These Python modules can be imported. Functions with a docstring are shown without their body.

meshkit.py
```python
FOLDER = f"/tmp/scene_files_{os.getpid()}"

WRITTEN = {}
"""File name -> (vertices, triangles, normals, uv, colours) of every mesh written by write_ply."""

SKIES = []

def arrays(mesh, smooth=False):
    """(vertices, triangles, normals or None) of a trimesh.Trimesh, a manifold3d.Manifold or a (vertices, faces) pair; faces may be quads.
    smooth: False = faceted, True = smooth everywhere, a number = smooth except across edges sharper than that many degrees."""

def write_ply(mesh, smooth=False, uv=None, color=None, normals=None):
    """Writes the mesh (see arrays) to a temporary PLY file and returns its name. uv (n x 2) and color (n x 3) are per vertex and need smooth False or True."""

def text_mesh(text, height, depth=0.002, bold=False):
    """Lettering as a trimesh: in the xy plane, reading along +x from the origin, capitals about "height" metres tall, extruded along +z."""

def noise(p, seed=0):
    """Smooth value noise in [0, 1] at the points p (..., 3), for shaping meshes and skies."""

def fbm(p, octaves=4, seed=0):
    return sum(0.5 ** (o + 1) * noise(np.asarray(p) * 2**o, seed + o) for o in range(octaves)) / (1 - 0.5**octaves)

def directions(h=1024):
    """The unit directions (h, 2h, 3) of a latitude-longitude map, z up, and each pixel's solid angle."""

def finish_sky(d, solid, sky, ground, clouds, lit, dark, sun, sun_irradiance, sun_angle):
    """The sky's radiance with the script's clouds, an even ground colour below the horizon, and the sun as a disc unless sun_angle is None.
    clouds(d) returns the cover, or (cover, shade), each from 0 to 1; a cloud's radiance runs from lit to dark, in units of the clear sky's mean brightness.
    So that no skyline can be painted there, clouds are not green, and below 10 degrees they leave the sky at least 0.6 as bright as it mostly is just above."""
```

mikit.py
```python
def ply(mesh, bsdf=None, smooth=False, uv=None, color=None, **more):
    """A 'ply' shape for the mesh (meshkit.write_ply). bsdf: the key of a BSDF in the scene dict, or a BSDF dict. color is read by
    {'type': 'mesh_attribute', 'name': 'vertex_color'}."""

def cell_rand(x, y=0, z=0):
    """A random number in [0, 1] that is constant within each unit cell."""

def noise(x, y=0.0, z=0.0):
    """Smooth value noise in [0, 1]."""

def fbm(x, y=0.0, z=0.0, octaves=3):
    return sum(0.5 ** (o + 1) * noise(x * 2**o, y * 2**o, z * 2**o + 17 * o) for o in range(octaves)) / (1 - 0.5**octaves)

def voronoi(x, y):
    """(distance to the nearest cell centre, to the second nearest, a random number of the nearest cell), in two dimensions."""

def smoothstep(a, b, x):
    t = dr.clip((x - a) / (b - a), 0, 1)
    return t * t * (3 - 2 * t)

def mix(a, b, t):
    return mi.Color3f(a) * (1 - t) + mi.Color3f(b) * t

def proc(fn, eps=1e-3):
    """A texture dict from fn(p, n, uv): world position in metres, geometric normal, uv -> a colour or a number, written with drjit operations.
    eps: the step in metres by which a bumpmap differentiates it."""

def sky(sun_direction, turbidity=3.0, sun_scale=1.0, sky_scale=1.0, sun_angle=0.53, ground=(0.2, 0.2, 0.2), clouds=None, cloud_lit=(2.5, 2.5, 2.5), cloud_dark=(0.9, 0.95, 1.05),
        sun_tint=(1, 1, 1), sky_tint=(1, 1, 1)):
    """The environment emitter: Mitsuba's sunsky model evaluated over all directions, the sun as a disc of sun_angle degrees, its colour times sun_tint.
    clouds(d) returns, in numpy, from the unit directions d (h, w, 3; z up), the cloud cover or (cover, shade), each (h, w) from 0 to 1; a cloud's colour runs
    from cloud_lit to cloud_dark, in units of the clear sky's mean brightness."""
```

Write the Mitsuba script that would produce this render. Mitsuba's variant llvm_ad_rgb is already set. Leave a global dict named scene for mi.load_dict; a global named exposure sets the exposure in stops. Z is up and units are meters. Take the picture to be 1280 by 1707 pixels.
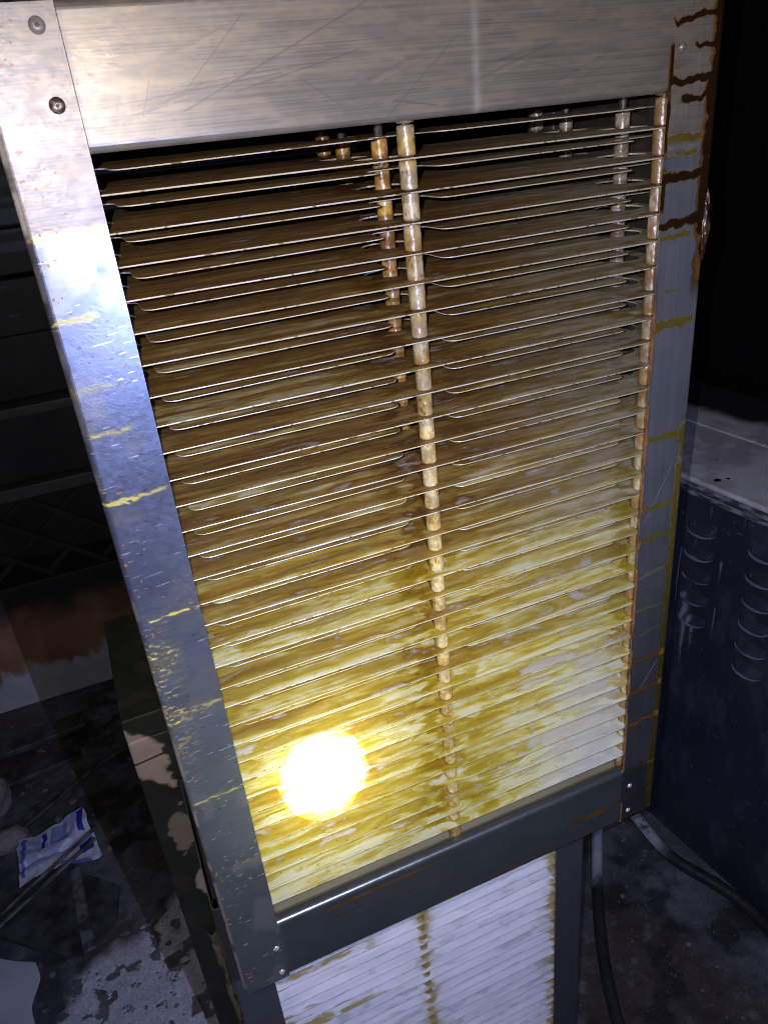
import math, numpy as np, trimesh, drjit as dr, mitsuba as mi, mikit, meshkit
from shapely.geometry import LineString, Polygon, Point, box as sbox
from shapely.ops import unary_union
from mikit import noise, fbm, smoothstep, mix, cell_rand

T = mi.ScalarTransform4f
scene, labels = {}, {}
exposure = 0.0
EYE = 1.584                                     # eye height over the floor

# ------------------------------------------------------------------ camera
scene['camera'] = {'type': 'perspective', 'fov': 2 * math.degrees(math.atan(640 / 1279.0)), 'fov_axis': 'x',
                   'near_clip': 0.02, 'far_clip': 60.0,
                   'to_world': T().look_at(origin=[0, -0.5, EYE], target=[0.30848, -0.5 + 0.83498, EYE - 0.45568], up=[0.25430, 0.38921, 0.88535])}

# ------------------------------------------------------------------ lamps (hand torch and phone lamp held next to the camera)
def spot(key, pos, target, rgb, power, cutoff, beam):
    scene[key] = {'type': 'spot', 'to_world': T().look_at(origin=pos, target=target, up=[0.1, 0.3, 1]),
                  'intensity': {'type': 'rgb', 'value': [power * c for c in rgb]}, 'cutoff_angle': cutoff, 'beam_width': beam}
TORCH = [0.100, -0.50, EYE - 0.145]
HOT = [0.106, 0.014, 1.056]
spot('torch_spill', TORCH, [0.12, 0.30, 0.75], (0.56, 0.68, 1.38), 1.15, 75, 25)
spot('torch_halo', TORCH, [0.20, 0.02, 1.16], (1.0, 0.95, 0.76), 0.95, 30, 5)
spot('torch_glow', TORCH, HOT, (1.0, 0.97, 0.76), 2.2, 10, 3)
spot('torch_beam', TORCH, HOT, (1.0, 0.98, 0.86), 170.0, 3.8, 2.2)
spot('phone_lamp', [0.080, -0.50, EYE + 0.060], [0.22, 0.05, EYE - 0.20], (1.0, 0.84, 0.66), 0.24, 60, 22)
spot('phone_flash', [-0.022, -0.50, EYE + 0.015], [0.55, 0.30, EYE - 0.45], (0.95, 0.91, 1.02), 0.95, 80, 36)

# ------------------------------------------------------------------ helpers
def numbered(key):
    if key not in scene and key not in labels: return key
    i = 1
    while f'{key}_{i:03d}' in scene or f'{key}_{i:03d}' in labels: i += 1
    return f'{key}_{i:03d}'
def thing(name, label, cat, group=None):
    k = numbered(name); labels[k] = {'label': label, 'category': cat}
    if group: labels[k]['group'] = group
    return k
COUNT = {}
def put(name, shape, parent=None, tw=None, label=None, kind=None):
    base = f'{parent}__{name}' if parent else name
    i = COUNT.get(base, 0); COUNT[base] = i + 1
    key = base if i == 0 else f'{base}_{i:03d}'
    scene[key] = {**shape, 'to_world': tw} if tw is not None else dict(shape)
    if label: labels.setdefault(key, {})['label'] = label
    if kind: labels.setdefault(key, {})['kind'] = kind
    return key
def ply(mesh, bsdf, smooth=30): return mikit.ply(mesh, bsdf, smooth=smooth)
def cat(ms): return trimesh.util.concatenate(ms)
def bx(x0, x1, y0, y1, z0, z1):
    m = trimesh.creation.box(extents=[x1 - x0, y1 - y0, z1 - z0]); m.apply_translation([(x0 + x1) / 2, (y0 + y1) / 2, (z0 + z1) / 2]); return m
def rbox(x0, x1, y0, y1, z0, z1, r=0.003):
    import manifold3d as m3
    s = m3.Manifold.sphere(r, 12)
    pts = [s.translate([x, y, z]) for x in (x0 + r, x1 - r) for y in (y0 + r, y1 - r) for z in (z0 + r, z1 - r)]
    m = m3.Manifold.batch_hull(pts).to_mesh()
    return trimesh.Trimesh(m.vert_properties[:, :3], m.tri_verts)
def extrude(poly, h):
    return cat([trimesh.creation.extrude_polygon(g, h, engine='earcut') for g in getattr(poly, 'geoms', [poly])])
def arc(cx, cy, r, a0, a1, n=7):
    return [(cx + r * math.cos(math.radians(a)), cy + r * math.sin(math.radians(a))) for a in np.linspace(a0, a1, n)]
def fold(line, t): return LineString(line).buffer(t / 2, cap_style='flat', join_style='round', quad_segs=4)
def along_x(poly, x0, x1):                     # profile given in (y, z)
    m = extrude(poly, x1 - x0); v = m.vertices
    m.vertices = np.stack([v[:, 2] + x0, v[:, 0], v[:, 1]], 1); return m
def along_z(poly, z0, z1):                     # profile given in (x, y)
    m = extrude(poly, z1 - z0); m.apply_translation([0, 0, z0]); return m
def tube(path, r, n=10, jitter=0.0, seed=0):
    p = np.asarray(path, float); rng = np.random.default_rng(seed)
    t = np.gradient(p, axis=0); t /= np.linalg.norm(t, axis=1, keepdims=True)
    ref = np.array([0, 0, 1.0]) if abs(t[:, 2]).mean() < .9 else np.array([1.0, 0, 0])
    a = np.cross(t, ref); a /= np.linalg.norm(a, axis=1, keepdims=True); b = np.cross(a, t)
    rr = np.broadcast_to(np.asarray(r, float), (len(p),)) * (1 + jitter * (rng.random(len(p)) - .5))
    th = np.arange(n) * 2 * np.pi / n
    v = (p[:, None] + rr[:, None, None] * (np.cos(th)[None, :, None] * a[:, None] + np.sin(th)[None, :, None] * b[:, None])).reshape(-1, 3)
    f = []
    for i in range(len(p) - 1):
        for j in range(n):
            q = [i * n + j, i * n + (j + 1) % n, (i + 1) * n + (j + 1) % n, (i + 1) * n + j]
            f += [[q[0], q[2], q[1]], [q[0], q[3], q[2]]]
    c0, c1 = len(v), len(v) + 1
    v = np.vstack([v, p[0], p[-1]])
    for j in range(n):
        f += [[c0, j, (j + 1) % n], [c1, (len(p) - 1) * n + (j + 1) % n, (len(p) - 1) * n + j]]
    m = trimesh.Trimesh(v, f, process=False); m.fix_normals(); return m
def spline(pts, n=40):
    from scipy.interpolate import CubicSpline
    p = np.asarray(pts, float); s = np.r_[0, np.cumsum(np.linalg.norm(np.diff(p, axis=0), axis=1))]
    return CubicSpline(s, p)(np.linspace(0, s[-1], n))
def revolve(prof, n=20):                       # prof (r, z), axis z
    m = trimesh.creation.revolve(np.asarray(prof, float), sections=n); m.fix_normals(); return m
def sheet(corner_fn, nu, nv, t=0.001):
    u, v = np.meshgrid(np.linspace(0, 1, nu), np.linspace(0, 1, nv), indexing='ij')
    P = corner_fn(u, v).reshape(-1, 3); n = nu * nv
    idx = np.arange(n).reshape(nu, nv)
    q = np.stack([idx[:-1, :-1], idx[1:, :-1], idx[1:, 1:], idx[:-1, 1:]], -1).reshape(-1, 4)
    top = np.vstack([q[:, [0, 1, 2]], q[:, [0, 2, 3]]])
    ring = np.r_[idx[:, 0], idx[-1, 1:], idx[-2::-1, -1], idx[0, -2:0:-1]]; r2 = np.roll(ring, -1)
    side = np.vstack([np.stack([ring, ring + n, r2 + n], 1), np.stack([ring, r2 + n, r2], 1)])
    m = trimesh.Trimesh(np.vstack([P, P - [0, 0, t]]), np.vstack([top, top[:, ::-1] + n, side]), process=False)
    if m.volume < 0: m.invert()
    return m
def bilerp(c, u, v):
    c = np.asarray(c, float); u = u[..., None]; v = v[..., None]
    return c[0] * (1 - u) * (1 - v) + c[1] * u * (1 - v) + c[2] * u * v + c[3] * (1 - u) * v

# ------------------------------------------------------------------ materials
P = mikit.proc
def principled(key, color, rough=0.5, metallic=0.0, bump=None, bscale=0.0005, eps=0.0008, **more):
    tex = lambda c: P(c) if callable(c) else ({'type': 'rgb', 'value': list(c)} if isinstance(c, (tuple, list)) else c)
    b = {'type': 'principled', 'base_color': tex(color), 'roughness': tex(rough), 'metallic': tex(metallic), **more}
    if bump is not None:
        b = {'type': 'bumpmap', 'scale': bscale, 'arbitrary': {**P(bump, eps)}, 'bsdf': {'type': 'principled', 'base_color': tex(color), 'roughness': tex(rough), 'metallic': tex(metallic), **more}}
    scene[key] = {'type': 'twosided', 'bsdf': b}
def C(r, g, b): return mi.Color3f(r, g, b)
def gauss(x, w): return dr.exp(-dr.square(x / w))

def seg_line(x, z, a, b, w):                   # a scratch: distance to a segment
    ax, az = a; bx_, bz = b; dx, dz = bx_ - ax, bz - az; L2 = dx * dx + dz * dz
    t = dr.clip(((x - ax) * dx + (z - az) * dz) / L2, 0, 1)
    d2 = dr.square(x - ax - t * dx) + dr.square(z - az - t * dz)
    return dr.exp(-d2 / (w * w))

SCRATCHES = [((.207, 1.646), (.090, 1.598), .0005), ((.132, 1.644), (.092, 1.608), .0003), ((.266, 1.625), (.216, 1.585), .0003),
             ((.045, 1.603), (.15, 1.613), .00045), ((.066, 1.597), (.073, 1.614), .0003), ((.282, 1.601), (.339, 1.618), .0004),
             ((.102, 1.625), (.217, 1.627), .0003), ((.241, 1.632), (.374, 1.629), .0003), ((.12, 1.605), (.20, 1.622), .0004),
             ((.09, 1.61), (.17, 1.617), .0003), ((.30, 1.612), (.36, 1.60), .0003), ((.16, 1.61), (.185, 1.593), .0003), ((.22, 1.593), (.25, 1.588), .0006)]
SMEARS = [(1.4935, .0016, 1.0, -.012, .016), (1.3725, .0021, 1.4, -.014, .010), (1.3735, .0016, .75, .000, .033), (1.421, .0022, .75, -.008, .018), (1.451, .0022, .38, -.012, .024),
          (1.276, .0014, 1.0, -.004, .034), (1.187, .0030, .55, -.010, .034), (1.180, .0020, .5, -.010, .01), (1.092, .0018, .8, -.010, .031), (1.242, .009, .35, -.012, .012),
          (1.005, .0015, .4, -.01, .03), (1.541, .0026, .6, -.013, .036)]
DRIPS = [(1.626, .0022, 1.0, .438, .474, 0), (1.608, .0016, .9, .459, .476, 0), (1.5885, .0022, 1.2, .438, .476, 0), (1.577, .0024, .9, .450, .472, 0),
         (1.549, .0026, 1.1, .438, .476, 1), (1.539, .0022, .5, .438, .470, 1), (1.5245, .0030, 1.5, .438, .476, 0), (1.4895, .0030, 1.5, .438, .474, 0), (1.4800, .0024, .9, .438, .468, 1),
         (1.437, .0012, .5, .440, .460, 1), (1.4095, .0050, .8, .438, .478, 1), (1.308, .0034, .9, .438, .474, 1), (1.2375, .0034, .8, .438, .474, 1),
         (1.205, .0030, .6, .438, .480, 1), (1.165, .003, .5, .438, .480, 1), (1.125, .003, .5, .438, .48, 1), (1.095, .0035, .6, .438, .480, 1), (1.06, .003, .4, .438, .48, 0), (1.02, .003, .4, .438, .48, 0), (.975, .004, .5, .438, .48, 0)]

def frame_parts(p):
    x, y, z = p.x, p.y, p.z
    up = smoothstep(.823, .829, z)             # the upper cell only
    n1 = noise(x * 420, y * 300, z * 420); n2 = noise(x * 60, y * 60, z * 60); n3 = fbm(x * 160, y * 160, z * 160)
    left = smoothstep(.037, .033, x) * up
    right = smoothstep(.434, .439, x) * up
    # rust specks
    edge = smoothstep(.012, -.012, x) * .09 + smoothstep(1.46, 1.60, z) * .02 * left
    rust = smoothstep(.80, .90, n1 * .75 + .25 * n3 + edge * left * .9 - .06 * right - .05 * (1 - left)) * smoothstep(.52, .66, n2 + edge * 1.1)
    rust = rust + smoothstep(-.0105, -.0135, x + .004 * n3) * .75 * smoothstep(.40, .60, noise(z * 90, 3)) * left
    rust = rust + gauss(x - .4382, .0013) * smoothstep(1.46, 1.40, z) * up * .8 * smoothstep(.25, .55, noise(z * 60, 2.))
    # yellow grease smears of the left upright
    wob = (fbm(x * 150, 5.0, z * 60) - .5)
    yel = mi.Float(0); brown = mi.Float(0)
    for zc, w, s, x0, x1 in SMEARS:
        yel += s * gauss(z - zc - .004 * wob - .06 * (x - .01) * (.5 if zc > 1.3 else .2), w) * smoothstep(x0 - .004, x0 + .002, x) * smoothstep(x1 + .004, x1 - .006, x)
    yel = yel * left * smoothstep(.30, .75, fbm(x * 220, 3., z * 420, octaves=4) + .08) * .62
    yel = yel + .35 * left * smoothstep(1.30, 1.24, z) * smoothstep(1.05, 1.2, z) * smoothstep(.56, .70, fbm(x * 260, 9.0, z * 420, octaves=4)) * smoothstep(.018, -.008, x)
    wob2 = (fbm(x * 120, 11.0, z * 40) - .5)
    for zc, w, s, x0, x1, k in DRIPS:
        g = s * smoothstep(.22, .95, gauss(z - zc - .008 * wob2 - .05 * (x - .455), w * (.55 + 1.1 * fbm(x * 110, zc * 50, z * 30))) * (.55 + .9 * n3)) * smoothstep(x0 - .002, x0 + .002, x) * smoothstep(x1 + .004, x1 - .003, x) * right
        if k: yel += (.9 if zc > 1.46 else 1.0 if zc > 1.2 else .75) * g * (.6 + .8 * n3)
        else: brown += g if zc > 1.46 else .5 * g
    lip = smoothstep(.4715, .4785, x + .006 * (fbm(z * 55, 2.0) - .5) + .006 * (fbm(z * 160, 4., x * 100) - .5)) * right * (.45 + .9 * fbm(z * 70, x * 120, 3.))
    brown = brown + lip * smoothstep(1.42, 1.50, z) * .9
    yel = yel + lip * (1 - smoothstep(1.42, 1.50, z)) * smoothstep(.3, .6, noise(z * 26, 6.) + .5 * smoothstep(1.32, 1.2, z)) * 1.1
    inner = smoothstep(.4402, .4385, x + .002 * (noise(z * 130, 8.) - .5)) * right * smoothstep(.35, .6, noise(z * 45, 1.))
    brown = brown + inner * .8 * smoothstep(1.42, 1.47, z)
    # bottom rail: brown smears along it, dark lower edge
    bot = smoothstep(.912, .905, z) * up * smoothstep(.03, .036, x)
    brown = brown + bot * (.28 * smoothstep(.68, .80, fbm(x * 10, 1.0, z * 190)) + .8 * smoothstep(.833, .829, z + .003 * wob2) * smoothstep(.08, .3, x))
    return n1, n2, n3, left, right, dr.clip(rust, 0, 1), dr.clip(yel * 1.1, 0, 1), dr.clip(brown * 1.6, 0, 1), bot
def scratches(x, z, n3):
    s = mi.Float(0)
    for a, b, w in SCRATCHES: s += seg_line(x + .0012 * (n3 - .5), z, a, b, w)
    # fine hair scratches: stretched noise in three directions
    for k, (c, d) in enumerate(((.985, .17), (.95, .31), (.998, .06))):
        u, v = x * c + z * d, -x * d + z * c
        s += .45 * smoothstep(.74, .95, noise(u * 14, v * 800, 3.0 + k)) * smoothstep(.45, .8, noise(u * 20, v * 50, 7.0 + k))
    return dr.clip(s, 0, 1)
def frame_color(p, n, uv):
    n1, n2, n3, left, right, rust, yel, brown, bot = frame_parts(p)
    x, z = p.x, p.z
    top = smoothstep(1.578, 1.582, z) * smoothstep(.031, .034, x) * (1 - right)
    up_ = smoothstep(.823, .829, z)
    film = smoothstep(1.541, 1.545, z)         # dull grease film on the top end of the frame
    c = mix(mix(C(.37, .385, .40), mix(C(.165, .185, .170), C(.150, .168, .225), smoothstep(1.10, 1.35, z)) * (1 - .22 * smoothstep(1.40, 1.54, z)), left), mix(C(.185, .166, .135), C(.150, .135, .120), left), film)  # left upright base carries the blue torchlight above and neutral light below
    c = c * (.86 + .28 * fbm(x * 30, p.y * 30, z * 30))
    c = c * (1 + .35 * (noise(x * 7, 3., z * 1100) - .5) * film + .12 * (1 - right) * (noise(x * 16, 5., z * 500) - .5))
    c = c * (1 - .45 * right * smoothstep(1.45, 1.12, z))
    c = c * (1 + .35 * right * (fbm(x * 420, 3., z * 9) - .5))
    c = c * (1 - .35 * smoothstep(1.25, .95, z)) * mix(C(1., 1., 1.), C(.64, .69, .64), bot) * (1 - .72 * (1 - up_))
    c = mix(c, C(.28, .23, .16), film * .5 * smoothstep(.4, .75, fbm(x * 60, 4.0, z * 160, octaves=5)))
    c = mix(c, C(.32, .22, .12), .30 * film * smoothstep(.45, .80, fbm(x * 240, 2., z * 330, octaves=4)) * smoothstep(1.60, 1.66, z + .12 * smoothstep(.12, 0, x)))
    c = mix(c, C(.75, .75, .75), .7 * right * seg_line(x, z, (.443, 1.225), (.474, 1.285), .00035) + .8 * right * seg_line(x, z, (.452, 1.02), (.474, 1.055), .0004))
    c = mix(c, C(.10, .095, .09), .55 * scratches(x, z, n3) * top)
    c = mix(c, C(.60, .58, .55), .28 * top * gauss(x - .2795, .0028) * (.4 + .6 * noise(z * 120, 1.)))
    # short light dashes knocked into the uprights
    dash = smoothstep(.84, .92, noise(x * 130 + z * 30, 6., z * 700 - x * 60)) * smoothstep(.42, .62, n2) + smoothstep(.90, .95, noise(x * 520, 2., z * 520)) * smoothstep(.5, .7, n2) * smoothstep(1.3, 1.1, z)
    dash = dr.clip(dash, 0, 1) * .6 * left * smoothstep(1.56, 1.5, z)
    c = mix(c, C(.70, .70, .68), dash)
    c = mix(c, C(.06, .055, .05), .6 * left * smoothstep(.90, .96, noise(x * 360, 9., z * 300)) * smoothstep(1.55, 1.45, z))
    c = mix(c, C(.55, .48, .36), .6 * left * smoothstep(-.0095, -.0120, x) * smoothstep(.3, .6, noise(z * 70, 5.)))
    c = mix(c, C(.23, .22, .20), .5 * smoothstep(.55, .7, fbm(x * 45, 1., z * 25)) * left)
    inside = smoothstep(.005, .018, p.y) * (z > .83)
    brown0 = brown
    yel, brown, rust = dr.clip(yel * 1.8, 0, 1), dr.clip(brown * 4, 0, 1), dr.clip(rust * 3, 0, 1)
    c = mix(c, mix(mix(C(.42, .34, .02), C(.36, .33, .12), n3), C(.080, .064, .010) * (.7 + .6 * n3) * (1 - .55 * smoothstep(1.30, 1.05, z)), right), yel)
    c = mix(c, mix(C(.16, .075, .016), C(.016, .006, .002), smoothstep(.25, .85, brown0 * (.6 + .8 * n3))), brown)
    c = mix(c, mix(C(.07, .03, .015), C(.30, .14, .05), n3), rust)
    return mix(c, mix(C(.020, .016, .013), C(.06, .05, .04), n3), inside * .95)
def frame_rough(p, n, uv):
    x, z = p.x, p.z
    film = smoothstep(1.541, 1.545, z)
    lowr = smoothstep(1.0, .9, z)
    return dr.clip(.34 + .05 * film + .10 * (fbm(x * 40, p.y * 40, z * 40) - .5) + .14 * (fbm(x * 260, 1., z * 260) - .5), .2, .8)
def frame_metal(p, n, uv):
    n1, n2, n3, left, right, rust, yel, brown, bot = frame_parts(p)
    film = smoothstep(1.541, 1.545, p.z)
    return (.80 - (.40 + .22 * left) * film - .25 * left * smoothstep(1.30, 1.05, p.z)) * smoothstep(.02, .006, p.y) * (1 - smoothstep(.12, .6, dr.maximum(dr.maximum(yel, brown), rust)))
def frame_bump(p, n, uv):
    x, y, z = p.x, p.y, p.z
    return .06 * fbm(x * 160, y * 160, z * 160) + .05 * noise(x * 800, 1., z * 800) + .05 * smoothstep(.80, .92, noise(x * 420, y * 300, z * 420)) * smoothstep(.5, .66, noise(x * 60, y * 60, z * 60))
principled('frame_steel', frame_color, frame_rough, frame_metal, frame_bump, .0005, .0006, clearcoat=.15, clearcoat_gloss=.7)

# ---- collector / repeller plates: bare aluminium edges, greasy dusty faces
PITCH = 0.02046
def plate_parts(p):
    x, y, z = p.x, p.y, p.z
    up = z > .83
    zr = dr.select(up, z, z + .827)
    ph = (zr - 1.5789 + 200 * PITCH) / PITCH + .10; idn = 2 * dr.floor(ph) + dr.select(ph - dr.floor(ph) > .3, 1., 0.)
    r1, r2 = cell_rand(idn, 1, 5), cell_rand(idn, 2, 9)
    u, v = x + r1 * 7, y + r2 * 3
    w = fbm(u * 19, v * 60, 1.5, octaves=2) - .5
    w2 = noise(u * 70, v * 150, 5.) - .5
    vv = v + .010 * w + .0035 * w2 + .05 * (u - r1 * 7) * (r1 - .5)
    s1 = fbm(u * 9 + .8 * w, vv * 85, 2.0, octaves=3)           # broad flow of the deposit along the plate
    s2 = fbm(u * 13 + w, vv * 160, 8.0, octaves=3)              # finer streaks
    blob = fbm(u * 55 + 2 * w, v * 90 + w, 14.0, octaves=4)
    fine = noise(u * 600, v * 900, 3.)
    lvl = (z - .92) / .66                       # 0 at the bottom of the upper cell, 1 at its top
    return x, y, z, up, r1, r2, w, s1, s2, blob, fine, lvl, u, vv
def plate_color(p, n, uv):
    x, y, z, up, r1, r2, w, s1, s2, blob, fine, lvl, u, vv_ = plate_parts(p)
    rightness = smoothstep(.26, .44, x)
    t = dr.clip(lvl + .22 * (r1 - .5) + .4 * (s1 - .5), 0, 1)
    brown = smoothstep(.12, .92, t)
    low = smoothstep(.55, .05, lvl)
    grain = (fine - .5) * .5 + noise(x * 1100, y * 1500, 7.) * .25
    base = mix(mix(C(.54, .55, .46), C(.64, .65, .56), s2), mix(mix(C(.40, .355, .29), C(.60, .53, .43), smoothstep(.3, .7, s2)), mix(C(.38, .345, .285), C(.52, .48, .41), s2), rightness), brown)
    # thickness of the grease film; it absorbs by Beer's law, so pale yellow runs through amber to brown
    q = s1 * 8 + .8 * w; q = dr.abs(q - dr.floor(q) - .5)
    lines = smoothstep(.16, .0, q) * smoothstep(.38, .60, blob)
    near_rod = gauss(x - .217, .020) + .8 * gauss(x - .437, .014) * smoothstep(.0, .25, lvl) + .7 * gauss(x - .02, .018) * smoothstep(.25, .5, lvl) + .35 * gauss(x - .262, .022)
    tau = 1.30 + .30 * (r2 - .5) - .25 * rightness * low - .9 * rightness * smoothstep(.30, .04, lvl) + 1.3 * brown * (1 - .85 * rightness) - .45 * smoothstep(.16, .0, lvl)
    tau = tau + (2.5 + .9 * brown) * (s1 - .5) + (2.4 + 1.0 * brown) * (s2 - .5) + 1.4 * (blob - .5) + .5 * grain
    tau = tau + 1.1 * (noise(u * 48 + w * 4, vv_ * 420, 3.) - .5) + .8 * (r1 - .5) - .9 * gauss(y - .0095, .0035) * smoothstep(.3, .6, blob + .1) + .7 * gauss(y - .0185, .003) * (blob - .2)
    tau = tau + .5 * smoothstep(.72, .95, lvl) * (1 - .5 * rightness)
    tau = dr.maximum(tau, .22 + .45 * s2 - .30 * rightness * smoothstep(.3, .05, lvl)) + .9 * lines * (1 - .5 * rightness) + 1.5 * smoothstep(.54, .78, s2 * .6 + blob * .4) * (1 - .6 * rightness) + 3.2 * near_rod * smoothstep(.38, .62, blob)
    tau = dr.select(tau > 1.9, 1.9 + .45 * (tau - 1.9), tau)
    ka = mix(C(.27, .42, 1.5), mix(C(.50, .70, 1.12), C(.42, .52, .74), rightness), brown)
    c = base * mi.Color3f(dr.exp(-ka.x * tau), dr.exp(-ka.y * tau), dr.exp(-ka.z * tau))
    # powdery corrosion bloom, mostly low on the right
    bl = blob * .5 + s1 * .25 + s2 * .25 - .045 - .02 * smoothstep(.2, .4, lvl) + .24 * rightness * smoothstep(.42, .05, lvl) + .06 * rightness - .055 - .12 * smoothstep(.41, .44, x) + .22 * grain * .5
    bloom = smoothstep(.50, .66, bl)
    c = mix(c, mix(mix(C(.52, .52, .43), C(.42, .41, .385) * (.8 + .5 * s2), rightness), C(.34, .32, .285), smoothstep(.25, .7, t)), bloom * .70)
    # grey scale in the upper right
    sc = fbm(x * 40, y * 130, r1 * 40, octaves=4) + .12 * grain
    c = mix(c, C(.31, .285, .24), .65 * smoothstep(.42, .66, sc) * rightness * smoothstep(.35, .6, lvl))
    c = mix(c, C(.07, .04, .015), smoothstep(.92, .97, noise(x * 260 + r1 * 50, y * 260, r2 * 30)) * .5)
    # lower cell: chalky white with yellow seep at the rods
    lc = mix(C(.84, .84, .85), C(.72, .72, .75), smoothstep(.3, .7, s2))
    seep = .9 * gauss(x - .226, .013) + 1.15 * gauss(x - .438, .022) + .85 * smoothstep(.215, .10, x) * smoothstep(.47, .60, s1)
    lc = mix(lc, C(.36, .27, .05), dr.clip(smoothstep(.36, .56, s1 * .3 + blob * .6 + .16 * (seep - .5)) * seep * 1.1, 0, .9))
    lc = mix(lc, C(.30, .28, .24), smoothstep(.56, .74, blob * .6 + s2 * .4) * .4)
    c = dr.select(up, c, lc)
    # the cut edge: bare metal, a little yellow
    side = smoothstep(.90, .6, dr.abs(n.z))
    edge = mix(mix(C(.66, .54, .20), mix(C(.74, .73, .71), C(.66, .57, .30), rightness), smoothstep(.2, .5, lvl)), mix(C(.62, .52, .24), C(.68, .60, .41), brown), smoothstep(.35, .6, fbm(x * 30, r1 * 30, r2 * 9) + .05))
    edge = mix(edge, C(.14, .09, .04), .8 * smoothstep(.80, .88, noise(x * 240, r1 * 60, 1.)))
    return mix(c, edge * (.70 + .22 * smoothstep(.5, .9, lvl)), side)
def plate_rough(p, n, uv):
    side = smoothstep(.90, .6, dr.abs(n.z))
    return dr.lerp(.42 + .2 * noise(p.x * 60, p.y * 120, p.z * 40), mi.Float(.54), side)
def plate_metal(p, n, uv):
    side = smoothstep(.90, .6, dr.abs(n.z))
    return .45 * side
def plate_bump(p, n, uv):
    x, y = p.x, p.y
    r = cell_rand(dr.floor((p.z + .003) / (PITCH / 2)), 1, 5) * 7
    w = noise(x * 19 + r, y * 60, r) - .5
    v = y + .012 * w
    return (.7 * fbm((x + r) * 14, v * 150, 2.0) + .35 * noise((x + r) * 48, v * 420, 3.) + .12 * noise(x * 300 + r, y * 300, 5.)) * smoothstep(.6, .9, dr.abs(n.z))
principled('plate_metal', plate_color, plate_rough, plate_metal, plate_bump, .0010, .0006)

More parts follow.
